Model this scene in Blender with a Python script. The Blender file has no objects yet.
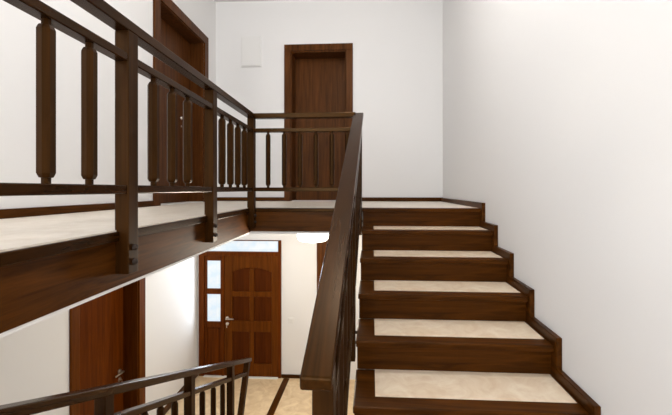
import bpy, bmesh, math, random
from mathutils import Vector
random.seed(7)
C = bpy.context.scene
COL = C.collection

# ------------------------------------------------------------------ camera
ZO = 2.808                      # eye height above the hall floor
cam = bpy.data.cameras.new('camera'); camo = bpy.data.objects.new('camera', cam); COL.objects.link(camo)
camo.location = (0, 0, ZO); camo.rotation_euler = (math.pi/2, 0, 0.102)
cam.sensor_width = 36; cam.lens = 350/672*36; cam.shift_y = -18.1/672; cam.clip_start = 0.02
C.camera = camo

# ------------------------------------------------------------------ exposure, world, lights
C.view_settings.view_transform = 'Standard'; C.view_settings.look = 'None'
C.view_settings.gamma = 1; C.view_settings.use_curve_mapping = False
C.view_settings.exposure = 0.5
W = bpy.data.worlds.new('world'); C.world = W; W.use_nodes = True
bg = W.node_tree.nodes['Background']; bg.inputs[0].default_value = (0.80, 0.88, 1.0, 1); bg.inputs[1].default_value = 1.0

def lamp(name, kind, loc, energy, color, **kw):
    l = bpy.data.lights.new(name, kind); o = bpy.data.objects.new(name, l); COL.objects.link(o)
    l.energy = energy; l.color = color; o.location = (loc[0], loc[1], loc[2] + ZO)
    for k, v in kw.items(): setattr(l, k, v)
    return o
# daylight fill from an unseen, assumed window behind the camera, shifted to even the walls
o = lamp('unseen_window_fill', 'AREA', (-0.9, -1.46, 0.6), 62, (0.97, 0.99, 1.0), shape='RECTANGLE', size=1.9, size_y=2.2)
o.rotation_euler = (math.radians(90), 0, 0)
o = lamp('lower_fill', 'AREA', (-1.95, -1.46, -1.45), 13, (0.97, 0.99, 1.0), shape='RECTANGLE', size=0.8, size_y=1.3)  # added fill for the lower left wall, set in an invented window
o.rotation_euler = (math.radians(90), 0, 0)
# bulb of the gallery ceiling lamp, out of view, with no housing built
lamp('gallery_lamp_bulb', 'POINT', (-1.62, 2.15, 2.42), 3, (1.0, 0.95, 0.89), shadow_soft_size=0.14)
lamp('landing_fill', 'POINT', (-0.10, 2.0, 2.42), 42, (1.0, 0.975, 0.945), shadow_soft_size=0.14)  # added fill high over the stairs, no fixture behind it
# the bulb of the lower ceiling lamp, in the hall
lamp('hall_lamp_bulb', 'POINT', (-0.61, 3.61, -0.66), 40, (1.0, 0.91, 0.76), shadow_soft_size=0.10)
# daylight coming in through the panes round the entrance door
o = lamp('sidelight_daylight', 'AREA', (-2.37, 5.0, -1.53), 3.0, (0.82, 0.91, 1.0), shape='RECTANGLE', size=0.2, size_y=0.9)
o.rotation_euler = (math.radians(-90), 0, 0)
o = lamp('transom_daylight', 'AREA', (-1.93, 5.0, -0.85), 8, (0.82, 0.91, 1.0), shape='RECTANGLE', size=1.0, size_y=0.15)
o.rotation_euler = (math.radians(-90), 0, 0)

# ------------------------------------------------------------------ materials
def newmat(name):
    m = bpy.data.materials.new(name); m.use_nodes = True
    return m, m.node_tree.nodes, m.node_tree.links, m.node_tree.nodes['Principled BSDF']
def wood(name, dark, light, rough=0.3, axis='y', coat=0.0, scale=1.0, spec=0.10, tint=(1.0, 0.80, 0.60), slope=0.0):
    m, n, l, b = newmat(name)
    tc = n.new('ShaderNodeTexCoord'); mp = n.new('ShaderNodeMapping')
    s = {'x': (1.6, 30, 30), 'y': (30, 1.6, 30), 'z': (30, 30, 1.6)}[axis]
    mp.inputs['Scale'].default_value = [v*scale for v in s]
    nz = n.new('ShaderNodeTexNoise'); nz.inputs['Scale'].default_value = 1.0
    nz.inputs['Detail'].default_value = 6; nz.inputs['Roughness'].default_value = 0.62; nz.inputs['Distortion'].default_value = 0.6
    cr = n.new('ShaderNodeValToRGB'); e = cr.color_ramp.elements
    e[0].position = 0.3; e[0].color = (*dark, 1); e[1].position = 0.72; e[1].color = (*light, 1)
    src = tc.outputs['Object']
    if slope:
        sp = n.new('ShaderNodeSeparateXYZ'); ma = n.new('ShaderNodeMath'); ma.operation = 'MULTIPLY_ADD'; ma.inputs[1].default_value = -slope
        cb = n.new('ShaderNodeCombineXYZ'); l.new(src, sp.inputs[0]); l.new(sp.outputs[1], ma.inputs[0]); l.new(sp.outputs[2], ma.inputs[2])
        l.new(sp.outputs[0], cb.inputs[0]); l.new(sp.outputs[1], cb.inputs[1]); l.new(ma.outputs[0], cb.inputs[2]); src = cb.outputs[0]
    l.new(src, mp.inputs[0]); l.new(mp.outputs[0], nz.inputs['Vector']); l.new(nz.outputs[0], cr.inputs[0])
    l.new(cr.outputs[0], b.inputs['Base Color'])
    bp = n.new('ShaderNodeBump'); bp.inputs['Strength'].default_value = 0.06; bp.inputs['Distance'].default_value = 0.002
    l.new(nz.outputs[0], bp.inputs['Height']); l.new(bp.outputs[0], b.inputs['Normal'])
    b.inputs['Specular IOR Level'].default_value = spec
    b.inputs['Specular Tint'].default_value = (*tint, 1)
    b.inputs['Roughness'].default_value = rough; b.inputs['Coat Weight'].default_value = coat; b.inputs['Coat Roughness'].default_value = 0.25
    return m
def plaster(name, col, bump=0.05):
    m, n, l, b = newmat(name)
    tc = n.new('ShaderNodeTexCoord'); nz = n.new('ShaderNodeTexNoise'); nz.inputs['Scale'].default_value = 90; nz.inputs['Detail'].default_value = 3
    bp = n.new('ShaderNodeBump'); bp.inputs['Strength'].default_value = bump; bp.inputs['Distance'].default_value = 0.003
    l.new(tc.outputs['Object'], nz.inputs['Vector']); l.new(nz.outputs[0], bp.inputs['Height']); l.new(bp.outputs[0], b.inputs['Normal'])
    b.inputs['Base Color'].default_value = (*col, 1); b.inputs['Roughness'].default_value = 0.9
    return m
def tile(name, a, c, rough=0.35):
    m, n, l, b = newmat(name)
    tc = n.new('ShaderNodeTexCoord'); nz = n.new('ShaderNodeTexNoise'); nz.inputs['Scale'].default_value = 7; nz.inputs['Detail'].default_value = 7
    nz.inputs['Roughness'].default_value = 0.6; nz.inputs['Distortion'].default_value = 1.2
    cr = n.new('ShaderNodeValToRGB'); e = cr.color_ramp.elements
    e[0].position = 0.33; e[0].color = (*a, 1); e[1].position = 0.66; e[1].color = (*c, 1)
    l.new(tc.outputs['Object'], nz.inputs['Vector']); l.new(nz.outputs[0], cr.inputs[0]); l.new(cr.outputs[0], b.inputs['Base Color'])
    b.inputs['Roughness'].default_value = rough
    return m
def plain(name, col, rough=0.5, metal=0.0):
    m, n, l, b = newmat(name)
    nz = n.new('ShaderNodeTexNoise'); nz.inputs['Scale'].default_value = 40
    mr = n.new('ShaderNodeMapRange'); mr.inputs['To Min'].default_value = rough*0.9; mr.inputs['To Max'].default_value = rough*1.1
    l.new(nz.outputs[0], mr.inputs[0]); l.new(mr.outputs[0], b.inputs['Roughness'])
    b.inputs['Base Color'].default_value = (*col, 1); b.inputs['Metallic'].default_value = metal
    return m
def glow(name, col, strength, col2=None, scale=14):
    m, n, l, b = newmat(name)
    b.inputs['Base Color'].default_value = (0.12, 0.12, 0.12, 1); b.inputs['Roughness'].default_value = 0.25
    b.inputs['Emission Strength'].default_value = strength
    if col2:
        tc = n.new('ShaderNodeTexCoord'); nz = n.new('ShaderNodeTexNoise'); nz.inputs['Scale'].default_value = scale; nz.inputs['Detail'].default_value = 2
        cr = n.new('ShaderNodeValToRGB'); e = cr.color_ramp.elements
        e[0].position = 0.38; e[0].color = (*col2, 1); e[1].position = 0.6; e[1].color = (*col, 1)
        l.new(tc.outputs['Object'], nz.inputs['Vector']); l.new(nz.outputs[0], cr.inputs[0]); l.new(cr.outputs[0], b.inputs['Emission Color'])
    else:
        b.inputs['Emission Color'].default_value = (*col, 1)
    return m
SD, SL = (0.024, 0.0070, 0.0007), (0.100, 0.0310, 0.0040)      # stair wood
RD, RL = (0.0075, 0.0023, 0.0003), (0.037, 0.0122, 0.0019)      # railing wood
M = dict(
    sx=wood('stair_wood_x', SD, SL, 0.32, 'x'), sy=wood('stair_wood_y', SD, SL, 0.32, 'y'), sz=wood('stair_wood_z', SD, SL, 0.32, 'z'),
    rx=wood('railing_wood_x', RD, RL, 0.26, 'x', spec=0.20, tint=(1.0, 0.58, 0.26)), ry=wood('railing_wood_y', RD, RL, 0.26, 'y', spec=0.20, tint=(1.0, 0.58, 0.26)), rz=wood('railing_wood_z', RD, RL, 0.45, 'z', spec=0.20, tint=(1.0, 0.58, 0.26)),
    rp=wood('railing_wood_rising', RD, RL, 0.26, 'y', spec=0.20, tint=(1.0, 0.58, 0.26), slope=0.539), rd=wood('railing_wood_falling', RD, RL, 0.26, 'y', spec=0.20, tint=(1.0, 0.58, 0.26), slope=-0.42),
    fy=wood('fascia_wood', SD, SL, 0.5, 'y', spec=0.05),
    uz=wood('upper_door_wood', (0.038, 0.0110, 0.0022), (0.120, 0.0400, 0.0100), 0.38, 'z'),
    ux=wood('upper_door_wood_x', (0.038, 0.0110, 0.0022), (0.120, 0.0400, 0.0100), 0.38, 'x'),
    uy=wood('upper_door_wood_y', (0.038, 0.0110, 0.0022), (0.120, 0.0400, 0.0100), 0.38, 'y'),
    lz=wood('lower_door_wood', (0.060, 0.0110, 0.0006), (0.150, 0.0340, 0.0020), 0.38, 'z'),
    lx=wood('lower_door_wood_x', (0.060, 0.0110, 0.0006), (0.150, 0.0340, 0.0020), 0.38, 'x'),
    ly=wood('lower_door_wood_y', (0.060, 0.0110, 0.0006), (0.150, 0.0340, 0.0020), 0.38, 'y'),
    lp=wood('entrance_panel_wood', (0.040, 0.0070, 0.0004), (0.090, 0.0190, 0.0012), 0.42, 'z'),
    lf=wood('entrance_rail_wood', (0.066, 0.0150, 0.0010), (0.145, 0.0400, 0.0034), 0.38, 'z'),
    wall=plaster('white_plaster', (0.80, 0.79, 0.785)), ceil=plaster('ceiling_plaster', (0.78, 0.765, 0.74)),
    tile=tile('cream_stone_tile', (0.72, 0.55, 0.385), (0.88, 0.745, 0.58)),
    htile=tile('hall_stone_tile', (0.66, 0.47, 0.27), (0.84, 0.66, 0.43), 0.3),
    utile=tile('pale_stone_tile', (0.72, 0.63, 0.53), (0.81, 0.74, 0.65), 0.4),
    steel=plain('brushed_steel', (0.72, 0.68, 0.62), 0.28, 1.0), bolt=plain('dark_bolt', (0.020, 0.009, 0.0035), 0.75, 0.0),
    plastic=plain('white_plastic', (0.78, 0.77, 0.755), 0.45), grey=plain('grey_joint', (0.25, 0.24, 0.22), 0.7),
    stone=plain('white_stone_sill', (0.80, 0.79, 0.77), 0.3),
    pane=glow('glowing_frosted_pane', (0.92, 0.97, 1.0), 0.62, (0.74, 0.89, 1.0), 7), diff=glow('lamp_diffuser', (1.0, 0.93, 0.80), 5.0),  # pane emission stands in for the daylight behind the glass
)

# ------------------------------------------------------------------ mesh helpers
Y0, T = 3.212, -0.04834           # the gallery side of the house runs slightly askew from the stairs
def sk(y): return (y - Y0)*T
KX = 0.0464                     # the cross walls and the steps run slightly out of square too
SH = None                       # x about which the pieces being built lie out of square
class MB:
    def __init__(s): s.bm = bmesh.new()
    def hexa(s, p):             # 8 points: bottom ring then top ring
        v = [s.bm.verts.new(q) for q in p]
        for f in ((3,2,1,0), (4,5,6,7), (0,1,5,4), (1,2,6,5), (2,3,7,6), (3,0,4,7)): s.bm.faces.new([v[i] for i in f])
        return s
    def box(s, x0, x1, y0, y1, z0, z1, skew=False):
        f = sk if skew else (lambda y: 0)
        r = [(x0+f(y0), y0), (x1+f(y0), y0), (x1+f(y1), y1), (x0+f(y1), y1)]
        return s.hexa([(x, y, z0) for x, y in r] + [(x, y, z1) for x, y in r])
    def pitch(s, xa, xb, w, ya, za, yb, zb, h):   # bar rising or falling from (ya,za) to (yb,zb); za,zb = top
        return s.hexa([(xa-w/2, ya, za-h), (xa+w/2, ya, za-h), (xb+w/2, yb, zb-h), (xb-w/2, yb, zb-h),
                       (xa-w/2, ya, za), (xa+w/2, ya, za), (xb+w/2, yb, zb), (xb-w/2, yb, zb)])
    def prism(s, pts, axis, a, b, skew=False):    # polygon extruded along an axis
        def P(p, t):
            if axis == 'x': return (t + (sk(p[0]) if skew else 0), p[0], p[1])
            if axis == 'y': return (p[0], t, p[1])
            return (p[0], p[1], t)
        A = [s.bm.verts.new(P(p, a)) for p in pts]; B = [s.bm.verts.new(P(p, b)) for p in pts]
        n = len(pts)
        s.bm.faces.new(A); s.bm.faces.new(B[::-1])
        for i in range(n): s.bm.faces.new([A[i], B[i], B[(i+1) % n], A[(i+1) % n]])
        return s
    def lathe(s, cx, cy, prof, n=8, rot=None):     # profile (radius, z) round a vertical axis
        rot = math.pi/n if rot is None else rot
        rings = [[s.bm.verts.new((cx+r*math.cos(rot+2*math.pi*i/n), cy+r*math.sin(rot+2*math.pi*i/n), z)) for i in range(n)] for r, z in prof]
        for A, B in zip(rings, rings[1:]):
            for i in range(n): s.bm.faces.new([A[i], A[(i+1) % n], B[(i+1) % n], B[i]])
        s.bm.faces.new(rings[0][::-1]); s.bm.faces.new(rings[-1])
        return s
    def turned(s, c, d, prof, n=12):               # profile (radius, distance) round axis d from point c
        d = Vector(d).normalized(); u = d.orthogonal().normalized(); v = d.cross(u); c = Vector(c)
        rings = [[s.bm.verts.new(c + d*t + u*(r*math.cos(2*math.pi*i/n)) + v*(r*math.sin(2*math.pi*i/n))) for i in range(n)] for r, t in prof]
        for A, B in zip(rings, rings[1:]):
            for i in range(n): s.bm.faces.new([A[i], A[(i+1) % n], B[(i+1) % n], B[i]])
        s.bm.faces.new(rings[0][::-1]); s.bm.faces.new(rings[-1])
        return s
    def build(s, name, mat, parent=None, bevel=0.0, smooth=False):
        if SH is not None:
            for v in s.bm.verts: v.co.y += KX*(v.co.x - SH)
        bmesh.ops.recalc_face_normals(s.bm, faces=s.bm.faces)
        xs = [v.co for v in s.bm.verts]
        o0 = Vector(((min(v.x for v in xs)+max(v.x for v in xs))/2, (min(v.y for v in xs)+max(v.y for v in xs))/2, min(v.z for v in xs)))
        for v in s.bm.verts: v.co -= o0
        me = bpy.data.meshes.new(name); s.bm.to_mesh(me); s.bm.free()
        if smooth:
            for p in me.polygons: p.use_smooth = True
        me.materials.append(mat)
        ob = bpy.data.objects.new(name, me); COL.objects.link(ob)
        w = o0 + Vector((0, 0, ZO)); ob['_w'] = list(w)
        if parent is not None:
            ob.parent = parent; ob.location = w - Vector(parent['_w'])
        else: ob.location = w
        if bevel:
            md = ob.modifiers.new('bevel', 'BEVEL'); md.width = bevel; md.segments = 2; md.limit_method = 'ANGLE'
        return ob
def struct(name, mb, mat, parent=None, bevel=0.0):
    o = mb.build(name, mat, parent, bevel)
    if parent is None: o['kind'] = 'structure'
    return o
def thing(name, label, cat, loc):
    o = bpy.data.objects.new(name, None); COL.objects.link(o); o.empty_display_size = 0.1
    w = Vector(loc) + Vector((0, 0, ZO)); o.location = w; o['_w'] = list(w)
    o['label'] = label; o['category'] = cat
    return o
def sthing(name, loc):
    o = bpy.data.objects.new(name, None); COL.objects.link(o); w = Vector(loc)+Vector((0, 0, ZO)); o.location = w; o['_w'] = list(w)
    o['kind'] = 'structure'; return o

# ------------------------------------------------------------------ levels and planes
ZU, ZH, ZC = -0.168, -2.808, 2.72          # upper floor, hall floor, upper ceiling
ZS = -0.416                                # underside of the upper floor slab
YF, YE = 4.954, 5.09                       # upper far wall, entrance wall
XL, XLL, XR, XG = -2.177, -2.539, 0.990, -1.142
R, TR = 0.165, 0.3115                      # riser, tread
YB = -1.5
XT, XS = -0.0865, 0.960                    # open end and wall end of the treads
def ry(k): return Y0 - k*TR
def zt(k): return ZU - k*R

# ------------------------------------------------------------------ room shell
def wall_with_hole(a0, a1, z0, z1, h0, h1, hz0, hz1, add):
    add(a0, h0, z0, z1); add(h1, a1, z0, z1); add(h0, h1, hz1, z1)
    if hz0 > z0 + 1e-6: add(h0, h1, z0, hz0)
struct('wall_right', MB().box(XR, XR+0.15, YB, YE+0.4, ZH, ZC), M['wall'])
SH = -0.75
# upper far wall, with the opening of the far door
m = MB(); wall_with_hole(-2.8, XR, ZS, ZC, -1.165, -0.355, ZU, 1.99, lambda a, b, c, d: m.box(a, b, YF, YF+0.36, c, d))
struct('wall_far', m, M['wall'])
SH = None
# upper left wall, with the opening of the left door
m = MB(); wall_with_hole(YB, YF+0.1, ZS, ZC, 3.40, 4.475, ZU, 1.98, lambda a, b, c, d: m.box(XL-0.32, XL, a, b, c, d, True))
struct('wall_left', m, M['wall'])
SH = -1.95
# entrance wall
m = MB(); wall_with_hole(-2.9, XR, ZH, ZS, -2.59, -1.345, ZH, -0.765, lambda a, b, c, d: m.box(a, b, YE, YE+0.2, c, d))
struct('wall_entrance', m, M['wall'])
SH = None
# lower left wall
m = MB(); wall_with_hole(YB, YE+0.1, ZH, ZS, 2.76, 3.61, ZH, -0.79, lambda a, b, c, d: m.box(XLL-0.3, XLL, a, b, c, d, True))
struct('wall_left_lower', m, M['wall'])
# wall behind the camera with openings for the unseen windows added for light
m = MB(); wall_with_hole(-2.9, XR, -0.6, ZC, -1.85, 0.05, -0.5, 1.7, lambda a, b, c, d: m.box(a, b, YB-0.2, YB, c, d))
wall_with_hole(-2.9, XR, ZH, -0.6, -2.35, -1.55, -2.1, -0.8, lambda a, b, c, d: m.box(a, b, YB-0.2, YB, c, d))
struct('wall_back', m, M['wall'])
struct('ceiling', MB().box(-2.9, XR+0.15, YB-0.2, YE+0.4, ZC, ZC+0.15), M['ceil'])
struct('floor', MB().box(-3.0, XR, YB, YE+0.2, ZH-0.1, ZH), M['htile'])
# plaster body of the upper floor: gallery and far landing
def kx(x, c): return KX*(x - c)
m = MB().box(-2.9, XG-0.004, YB, Y0-0.03, ZS, ZU-0.02, True)
m.prism([(-2.9, Y0-0.03), (-1.165, Y0-0.03), (-1.165, Y0+0.02+kx(-1.165, -0.6)), (-0.10, Y0+0.02+kx(-0.10, -0.6)), (-0.10, YE), (-2.9, YE)], 'z', ZS, ZU-0.02)
m.prism([(-0.10, Y0+0.058+kx(-0.10, 0.5)), (XR, Y0+0.058+kx(XR, 0.5)), (XR, YE), (-0.10, YE)], 'z', ZS, ZU-0.02)
struct('ceiling_lower', m, M['wall'])
# stone floor of gallery and landing
m = MB().box(XL, XG+0.004, YB, Y0-0.03, ZU-0.02, ZU, True)
m.prism([(XL+sk(Y0), Y0-0.03), (XG+0.004+sk(Y0-0.03), Y0-0.03), (XG+0.004+sk(Y0), Y0+0.028+kx(-1.14, -0.6)), (XT-0.05, Y0+0.028+kx(XT-0.05, -0.6)), (XT, Y0+0.0545+kx(XT, 0.5)),
         (XR, Y0+0.0545+kx(XR, 0.5)), (XR, YF+kx(XR, -0.75)), (XL+sk(YF), YF+kx(XL+sk(YF), -0.75))], 'z', ZU-0.02, ZU)
struct('floor_upper', m, M['utile'])
struct('floor_half_landing', MB().box(-1.34, XR, YB, ry(7)+0.01, zt(8)-0.2, zt(8)), M['tile'])
# the wooden fascia boards along the gallery and under the far railing
m = MB().box(XG-0.02, XG, YB, Y0+0.02, ZU-0.235, ZU-0.021, True)
struct('trim_1', m, M['fy'], bevel=0.003)
m = MB().box(XG+0.004, XG+0.018, YB, Y0, ZU-0.046, ZU-0.006, True)
struct('trim_2', m, M['ry'], bevel=0.004)
SH = -0.6
struct('trim_3', MB().box(-1.14, -0.16, Y0, Y0+0.02, ZU-0.225, ZU-0.021), M['sx'], bevel=0.003)
struct('trim_4', MB().box(-1.12, -0.16, Y0-0.012, Y0+0.028, ZU-0.040, ZU-0.006), M['rx'], bevel=0.004)
SH = None
# baseboards
SH = -0.75
struct('baseboard_far', MB().box(-0.265, XR-0.001, YF-0.018, YF, ZU, ZU+0.055).box(-2.26, -1.245, YF-0.018, YF, ZU, ZU+0.055), M['sx'], bevel=0.003)
SH = None
struct('baseboard_left', MB().box(XL, XL+0.018, YB, 3.30, ZU, ZU+0.055, True).box(XL, XL+0.018, 4.60, YF-0.02, ZU, ZU+0.055, True), M['sy'], bevel=0.003)
struct('baseboard_left_lower', MB().box(XLL, XLL+0.02, 3.725, YE, ZH, ZH+0.08, True).box(XLL, XLL+0.02, YB, 2.675, ZH, ZH+0.08, True), M['sy'], bevel=0.003)
SH = -1.95
struct('baseboard_entrance', MB().box(-1.34, -0.815, YE-0.02, YE, ZH, ZH+0.05), M['sx'], bevel=0.003)
SH = None
struct('trim_5', MB().box(-1.304, -1.215, 3.85, YE+0.008, ZH-0.01, ZH+0.002), M['sy'])
SH = 0.5
# stepped skirting on the right wall, climbing the stairs and running on to the far wall
up = []; H, D = 0.05, 0.05
for k in range(8, -1, -1):
    ya = ry(k)-D if k < 8 else 0.4
    up.append((ya, zt(k)+H)); up.append((ry(k-1)-D if k > 0 else YF, zt(k)+H))
low = [(YF, ZU-0.3), (Y0+0.2, ZU-0.3), (ry(8)+0.1, zt(8)-0.15), (0.4, zt(8)-0.15)]
struct('trim_6', MB().prism(up+low, 'x', XS, XR), M['sy'], bevel=0.003)

SH = None
# ------------------------------------------------------------------ unseen windows behind the camera, placed for their light
a, b, c, d = YB-0.12, YB-0.06, -0.5, 1.7
struct('unseen_window_1', MB().box(-1.85, 0.05, a, b, c, c+0.07).box(-1.85, 0.05, a, b, d-0.07, d).box(-1.85, -1.78, a, b, c+0.07, d-0.07)
       .box(-0.02, 0.05, a, b, c+0.07, d-0.07).box(-0.93, -0.87, a, b, c+0.07, d-0.07), M['plastic'])

struct('added_window_2', MB().box(-2.35, -1.55, a, b, -2.1, -2.04).box(-2.35, -1.55, a, b, -0.86, -0.8).box(-2.35, -2.29, a, b, -2.04, -0.86).box(-1.61, -1.55, a, b, -2.04, -0.86), M['plastic'])  # invented window, added to bring light to the lower left wall
# ------------------------------------------------------------------ doors
def lever(c, out, along, parent, name='door_handle'):     # backplate, neck and lever
    c = Vector(c); out = Vector(out); al = Vector(along)
    h = MB().turned(c, out, [(0.026, 0), (0.026, 0.008), (0.011, 0.010), (0.010, 0.045)])
    a = c + out*0.045 - al*0.012
    h.turned(a, al, [(0.007, 0), (0.0115, 0.006), (0.0105, 0.06), (0.009, 0.12), (0.004, 0.125)])
    o = h.build(name, M['steel'], parent, smooth=False); o['label'] = 'silver lever handle'
    k = MB().turned(c - Vector((0, 0, 0.085)), out, [(0.024, 0), (0.024, 0.008), (0.010, 0.010), (0.009, 0.022), (0.003, 0.024)])
    k.box(c.x-0.004+out.x*0.03, c.x+0.004+out.x*0.03, c.y-0.004+out.y*0.03, c.y+0.004+out.y*0.03, c.z-0.135, c.z-0.085)
    k.build('keyhole_cover', M['steel'], parent)
SH = -0.75
# far door on the landing
d = sthing('door_1', (-0.76, YF, ZU))
fr = MB()
fr.box(-1.25, -1.163, YF-0.02, YF+0.005, ZU, 1.985).box(-0.362, -0.268, YF-0.02, YF+0.005, ZU, 1.985).box(-1.25, -0.268, YF-0.02, YF+0.005, 1.985, 2.075)
fr.box(-1.165, -1.145, YF, YF+0.27, ZU, 1.985).box(-0.375, -0.355, YF, YF+0.27, ZU, 1.985).box(-1.165, -0.355, YF, YF+0.27, 1.965, 1.99)
fr.build('door_frame', M['uz'], d, 0.003)
MB().box(-1.15, -0.37, YF+0.255, YF+0.295, ZU+0.005, 1.97).build('door_leaf', M['uz'], d, 0.002)
MB().box(-1.145, -0.375, YF+0.0, YF+0.27, ZU-0.004, ZU+0.006).build('threshold', M['stone'], d)
SH = None
# left door in the gallery wall
d = sthing('door_2', (XL, 3.95, ZU))
fr = MB()
fr.box(XL-0.005, XL+0.02, 3.30, 3.41, ZU, 1.96, True).box(XL-0.005, XL+0.02, 4.475, 4.592, ZU, 1.96, True).box(XL-0.005, XL+0.02, 3.30, 4.592, 1.96, 2.071, True)
fr.box(XL-0.20, XL, 3.40, 3.42, ZU, 1.965, True).box(XL-0.20, XL, 4.455, 4.475, ZU, 1.965, True).box(XL-0.20, XL, 3.40, 4.475, 1.95, 1.98, True)
fr.build('door_frame', M['uz'], d, 0.003)
MB().box(XL-0.22, XL-0.18, 3.41, 4.465, ZU+0.005, 1.955, True).build('door_leaf', M['uz'], d, 0.002)
c0 = (XL-0.18+sk(4.22), 4.22, 0.905)
MB().turned(c0, (1, 0, 0), [(0.022, 0), (0.022, 0.006), (0.009, 0.008), (0.009, 0.03), (0.019, 0.036), (0.023, 0.047), (0.018, 0.058), (0.006, 0.062)], 16).build('door_knob', M['steel'], d, smooth=True)
MB().turned((c0[0], 4.22, 0.80), (1, 0, 0), [(0.012, 0), (0.012, 0.004), (0.004, 0.005)]).build('keyhole_cover', M['steel'], d)
MB().box(XL-0.18, XL+0.004, 3.42, 4.455, ZU-0.004, ZU+0.008, True).build('threshold', M['stone'], d)
# lower left door, half hidden by the gallery
d = sthing('door_3', (XLL, 3.2, ZH))
fr = MB()
fr.box(XLL-0.005, XLL+0.02, 2.682, 2.770, ZH, -0.80, True).box(XLL-0.005, XLL+0.02, 3.605, 3.715, ZH, -0.80, True).box(XLL-0.005, XLL+0.02, 2.682, 3.715, -0.80, -0.70, True)
fr.box(XLL-0.19, XLL, 2.76, 2.775, ZH, -0.80, True).box(XLL-0.19, XLL, 3.595, 3.61, ZH, -0.80, True).box(XLL-0.19, XLL, 2.76, 3.61, -0.81, -0.79, True)
fr.build('door_frame', M['lf'], d, 0.003)
MB().box(XLL-0.205, XLL-0.165, 2.77, 3.60, ZH+0.005, -0.805, True).build('door_leaf', M['lz'], d, 0.002)
lever((XLL-0.165+sk(3.53), 3.53, -1.97), (1, 0, 0), (0, -1, 0), d)
SH = -1.95
# narrow door on the right of the entrance wall
d = sthing('door_4', (-0.52, YE, ZH))
fr = MB()
fr.box(-0.811, -0.72, YE-0.02, YE, ZH, -0.80).box(-0.44, -0.375, YE-0.02, YE, ZH, -0.80).box(-0.811, -0.375, YE-0.02, YE, -0.80, -0.71)
fr.build('door_frame', M['uz'], d, 0.003)
MB().box(-0.72, -0.44, YE-0.012, YE, ZH+0.005, -0.80).build('door_leaf', M['uz'], d, 0.002)
# entrance door with sidelight and transom
d = sthing('door_5', (-1.97, YE, ZH))
y = YE
fr = MB()
fr.box(-2.594, -2.51, y-0.03, y+0.08, ZH, -0.759).box(-1.388, -1.343, y-0.03, y+0.08, ZH, -0.759)
fr.box(-2.51, -1.388, y-0.03, y+0.08, -0.771, -0.759).box(-2.51, -1.388, y-0.03, y+0.08, -0.995, -0.934)
fr.box(-2.245, -2.205, y-0.03, y+0.08, ZH, -0.995)
fr.build('door_frame', M['lz'], d, 0.004)
MB().box(-2.51, -1.388, y+0.02, y+0.04, -0.934, -0.771).build('transom_pane', M['pane'], d)
s = MB()
s.box(-2.51, -2.478, y-0.012, y+0.05, ZH+0.01, -0.995).box(-2.268, -2.245, y-0.012, y+0.05, ZH+0.01, -0.995)
for a, b in ((-1.074, -0.995), (-1.579, -1.497), (-2.07, -1.995), (-2.80, -2.66)): s.box(-2.478, -2.268, y-0.012, y+0.05, a, b)
s.box(-2.478, -2.268, y+0.01, y+0.05, -2.66, -2.07).box(-2.45, -2.296, y+0.0, y+0.02, -2.63, -2.10)
sl = s.build('sidelight', M['lz'], d, 0.004)
for a, b in ((-1.497, -1.074), (-1.995, -1.579)): MB().box(-2.478, -2.268, y+0.015, y+0.03, a, b).build('sidelight_pane', M['pane'], sl)
f0, f1 = y-0.02, y+0.02
lf = MB().box(-2.203, -1.389, y+0.005, y+0.045, ZH+0.012, -0.996)
lf.box(-2.203, -2.082, f0, f1, ZH+0.012, -0.996).box(-1.488, -1.389, f0, f1, ZH+0.012, -0.996)
for a, b in ((-1.53, -1.20), (-1.97, -1.607), (-2.607, -2.132)): lf.box(-1.822, -1.753, f0+0.001, f1, a, b)
for a, b in ((-1.607, -1.53), (-2.132, -1.97), (ZH+0.012, -2.607)): lf.box(-2.082, -1.488, f0, f1, a, b)
arch = [(-2.082, -0.996), (-2.082, -1.238)]
for i in range(1, 12):
    t = i/12; arch.append((-2.082+0.594*t, -1.238+0.068*math.sin(math.pi*t)))
arch += [(-1.488, -1.238), (-1.488, -0.996)]
lf.prism(arch, 'y', f0, f1)
leaf = lf.build('door_leaf', M['lf'], d, 0.004)
for (xa, xb) in ((-2.082, -1.822), (-1.753, -1.488)):
    for za, zb in ((-1.53, -1.24), (-1.97, -1.607), (-2.607, -2.132)):
        top = [(xb-0.002, zb), (xa+0.002, zb)]
        if zb > -1.3:        # the upper pair follows the arch of the top rail
            top = []
            for q in range(9):
                xx = xb-0.002 + (xa-xb+0.004)*q/8
                top.append((xx, -1.238+0.068*math.sin(math.pi*(xx+2.082)/0.594)))
        p = MB().prism([(xa+0.002, za), (xb-0.002, za)] + top, 'y', y-0.001, y+0.004)
        p.build('panel', M['lp'], leaf)['label'] = 'darker panel'
lever((-2.155, y-0.02, -1.93), (0, -1, 0), (1, 0, 0), d)
MB().box(-2.51, -1.388, y-0.06, y-0.02, ZH-0.004, ZH+0.012).build('threshold', M['stone'], d)

SH = None
# ------------------------------------------------------------------ upper flight of stairs
SH = 0.5
st = thing('staircase', 'straight flight of dark brown wooden stairs with cream stone inlays climbing to the landing', 'staircase', (0.43, 2.1, zt(8)))
for k in range(0, 8):
    yb = ry(k-1) if k else Y0+0.054
    t = MB().box(XT, XS-0.001, ry(k)-0.03, yb, zt(k)-0.034, zt(k)).build('tread', M['sx'], st, 0.006)
    if k: MB().box(0.016, 0.948, ry(k)+0.056, ry(k-1)-0.001, zt(k)-0.01, zt(k)+0.0015).build('stone_inlay', M['tile'], t)
    MB().box(XT+0.006, XS-0.001, ry(k), ry(k)+0.02, zt(k+1), zt(k)-0.034).build('riser', M['sx'], st)
pts = []
for k in range(7, -1, -1): pts += [(ry(k)+0.021, zt(k+1)-0.005), (ry(k)+0.021, zt(k)-0.036)]
pts += [(Y0+0.054, ZU-0.036), (Y0+0.054, ZS), (ry(7)+0.021, zt(8)-0.2)]
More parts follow.
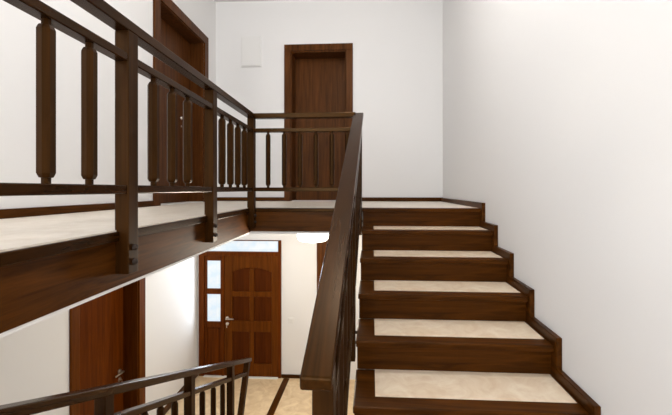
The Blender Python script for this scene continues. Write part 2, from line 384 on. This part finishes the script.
MB().prism(pts, 'x', XT+0.01, XS-0.002).build('soffit', M['wall'], st)['label'] = 'white plastered underside'
SH = None
# lower flight (below the picture) down to the hall
m = MB(); TL = 0.393; yl = ry(7)
pts = [(yl, ZH), (yl, zt(8))]
for k in range(1, 8): pts += [(yl+(k-1)*TL+0.02, zt(8+k)), (yl+k*TL, zt(8+k))]
pts += [(yl+7*TL, ZH)]
struct('floor_steps', m.prism(pts, 'x', -1.28, -0.22), M['sx'])

# ------------------------------------------------------------------ railings
A = 0.062                                          # post side
HT, HB = 0.701, 0.655                              # handrail top and underside (level railings)
MT, MBt = 0.562, 0.527                             # middle rail
BT, BBt = 0.018, -0.018                            # bottom rail
def baluster(cx, cy, z0, z1, r, parent, neck=0.024):
    b = MB().lathe(cx, cy, [(r*0.56, z0-0.01), (r*0.56, z0+neck-0.006), (r*0.80, z0+neck-0.005), (r*0.92, z0+neck), (r*1.08, z0+neck+0.009),
                            (r*1.08, z1-neck-0.009), (r*0.92, z1-neck), (r*0.80, z1-neck+0.005), (r*0.56, z1-neck+0.006), (r*0.56, z1+0.01)])
    b.build('baluster', M['rz'], parent)
def bolt(c, out, parent):
    MB().turned(c, out, [(0.014, -0.004), (0.014, 0.003), (0.0125, 0.008), (0.008, 0.013), (0.002, 0.015)]).build('bolt', M['bolt'], parent, smooth=True)

# gallery railing
XP = -1.114
g = thing('gallery_railing', 'dark brown wooden railing along the left gallery edge, running towards the far landing', 'railing', (-1.0, 1.5, ZU))
posts = (0.47, 1.374, 2.235, 3.152)
for py in posts:
    x = XP + sk(py)
    p = MB().box(x-A/2, x+A/2, py-A/2, py+A/2, -0.35, HB+0.001).build('post', M['rz'], g, 0.004)
    for bz in (-0.243, -0.303): bolt((x+A/2, py+0.004, bz), (1, 0, 0), p)
ya, yb = -1.2, 3.152+0.034
MB().box(XP-0.032, XP+0.032, ya, yb, HB, HT, True).build('handrail', M['ry'], g, 0.005)
for (z0, z1, w) in ((MBt, MT, 0.026), (BBt, BT, 0.024)):
    for a, b in zip((ya,)+posts, posts): MB().box(XP-w, XP+w, a+(A/2-0.002 if a > ya else 0), b-A/2+0.002, z0, z1, True).build('rail', M['ry'], g, 0.004)
for by in (0.62, 0.80, 0.990, 1.167, 1.570, 1.740, 1.910, 2.43, 2.60, 2.77, 2.94):
    baluster(XP+sk(by), by, BT, MBt, 0.0240, g)

SH = -0.6
# railing across the landing
l = thing('landing_railing', 'short dark brown railing across the far landing in front of the closed door', 'railing', (-0.6, 3.17, ZU))
yr = 3.176; xa, xb = XP+0.03, -0.147
MB().box(xa+0.004, xb, yr-0.032, yr+0.032, HB, HT).build('handrail', M['rx'], l, 0.005)
for z0, z1, w in ((MBt, MT, 0.026), (BBt, BT, 0.024)): MB().box(xa, xb, yr-w, yr+w, z0, z1).build('rail', M['rx'], l, 0.004)
for bx in (-0.955, -0.805, -0.658, -0.511, -0.364, -0.222): baluster(bx, yr, BT, MBt, 0.020, l, 0.022)

SH = None
# railing of the upper flight
s = thing('stair_railing', 'dark brown wooden railing with broad sloping handrail on the open side of the stairs', 'railing', (-0.13, 2.0, zt(8)))
def cx(y): return -0.1385 + (y-1.0)*0.0088
SLP = (0.70+0.515)/(3.2-0.945)
def hz(y): return -0.515 + SLP*(y-0.945)
MB().pitch(-0.1525, -0.121, 0.091, 0.945, hz(0.945), 3.205, hz(3.205), 0.038).build('handrail', M['rp'], s, 0.006)
sp = (1.012, 2.10, 3.168)
for py, zb in zip(sp, (-1.62, -1.02, -0.41)):
    p = MB().box(cx(py)-0.031, cx(py)+0.031, py-0.031, py+0.031, zb, hz(py)-0.03).build('post', M['rz'], s, 0.004)
    zz = ZU - 0.536*(3.2-py) - 0.10
    for q in (0, -0.06): MB().turned((cx(py)+0.029, py, zz+q), (1, 0, 0), [(0.009, 0), (0.009, XT-cx(py)-0.029+0.004)]).build('bolt', M['bolt'], p)
for off, h, w in ((0.140, 0.038, 0.062), (0.680, 0.038, 0.064)):
    for a, b in zip(sp, sp[1:]):
        a += 0.029; b -= 0.029
        MB().pitch(cx(a), cx(b), w, a, hz(a)-off, b, hz(b)-off, h).build('rail', M['rp'], s, 0.004)
for by in (1.19, 1.37, 1.55, 1.73, 1.91, 2.29, 2.46, 2.63, 2.80, 2.98):
    baluster(cx(by), by, hz(by)-0.675, hz(by)-0.185, 0.025, s)

# railing of the lower flight
w = thing('lower_stair_railing', 'dark railing descending to the entrance hall below the gallery, with leaning end post', 'railing', (-1.38, 2.5, ZH))
def lx(y): return -1.39 + sk(y)
def lz(y): return -0.758 - 0.42*(y-1.093)
MB().pitch(lx(0.7), lx(3.97), 0.062, 0.7, lz(0.7), 3.97, lz(3.97), 0.046).build('handrail', M['rd'], w, 0.005)
lp = (0.75, 1.60, 2.491, 3.354)
for py in lp:
    MB().box(lx(py)-0.03, lx(py)+0.03, py-0.03, py+0.03, max(ZH, lz(py)-1.12), lz(py)-0.035).build('post', M['rz'], w, 0.004)
for off in (0.155, 0.70):
    for a, b in zip(lp, lp[1:]+(3.86,)):
        MB().pitch(lx(a+0.028), lx(b-0.028), 0.048, a+0.028, lz(a+0.028)-off, b-0.028, lz(b-0.028)-off, 0.038).build('rail', M['rd'], w, 0.004)
for by in (0.95, 1.14, 1.36, 1.75, 1.93, 2.10, 2.275, 2.71, 2.93, 3.145):
    baluster(lx(by), by, lz(by)-0.695, lz(by)-0.185, 0.021, w)
yt, yb2 = 3.90, 3.46
zb2 = ZH
MB().hexa([(lx(yb2)-0.028, yb2-0.03, zb2), (lx(yb2)+0.028, yb2-0.03, zb2), (lx(yb2)+0.028, yb2+0.03, zb2), (lx(yb2)-0.028, yb2+0.03, zb2),
           (lx(yt)-0.028, yt-0.03, lz(yt)-0.03), (lx(yt)+0.028, yt-0.03, lz(yt)-0.03), (lx(yt)+0.028, yt+0.03, lz(yt)-0.055), (lx(yt)-0.028, yt+0.03, lz(yt)-0.055)]).build('end_post', M['rz'], w, 0.004)

# ------------------------------------------------------------------ lamps and fittings
def drum(name, label, x, y, z, r=0.165, h=0.125):
    t = thing(name, label, 'lamp', (x, y, z))
    MB().lathe(x, y, [(r*0.9, z-0.02), (r*0.9, z)], 40).build('base', M['plastic'], t)
    MB().lathe(x, y, [(r*0.55, z-h), (r*0.80, z-h+0.006), (r*0.94, z-h+0.022), (r, z-h+0.05), (r, z-0.02)], 40).build('diffuser', M['diff'], t, smooth=True)
    return t
drum('ceiling_lamp', 'glowing round white ceiling lamp beside the entrance door, under the landing', -0.61, 3.61, ZS)

SH = -0.75
b = thing('wall_panel', 'flat white rectangular cover panel on the upper far wall left of the door', 'panel', (-1.73, YF, 1.765))
MB().box(-1.88, -1.577, YF-0.012, YF+0.002, 1.765, 2.215).build('frame', M['plastic'], b, 0.004)
MB().box(-1.865, -1.592, YF-0.022, YF-0.01, 1.782, 2.20).build('cover', M['plastic'], b, 0.004)
MB().box(-1.87, -1.587, YF-0.025, YF-0.01, 1.768, 1.778).build('lip', M['plastic'], b, 0.002)
SH = None
SH = -1.95
b = thing('light_switch', 'small white light switch on the wall right of the entrance door', 'light switch', (-1.196, YE, -1.995))
MB().box(-1.236, -1.156, YE-0.009, YE+0.001, -1.995, -1.915).build('plate', M['plastic'], b, 0.003)
MB().box(-1.222, -1.170, YE-0.014, YE-0.007, -1.981, -1.929).build('rocker', M['plastic'], b, 0.002)
SH = None
for o in bpy.data.objects:
    if '_w' in o: del o['_w']
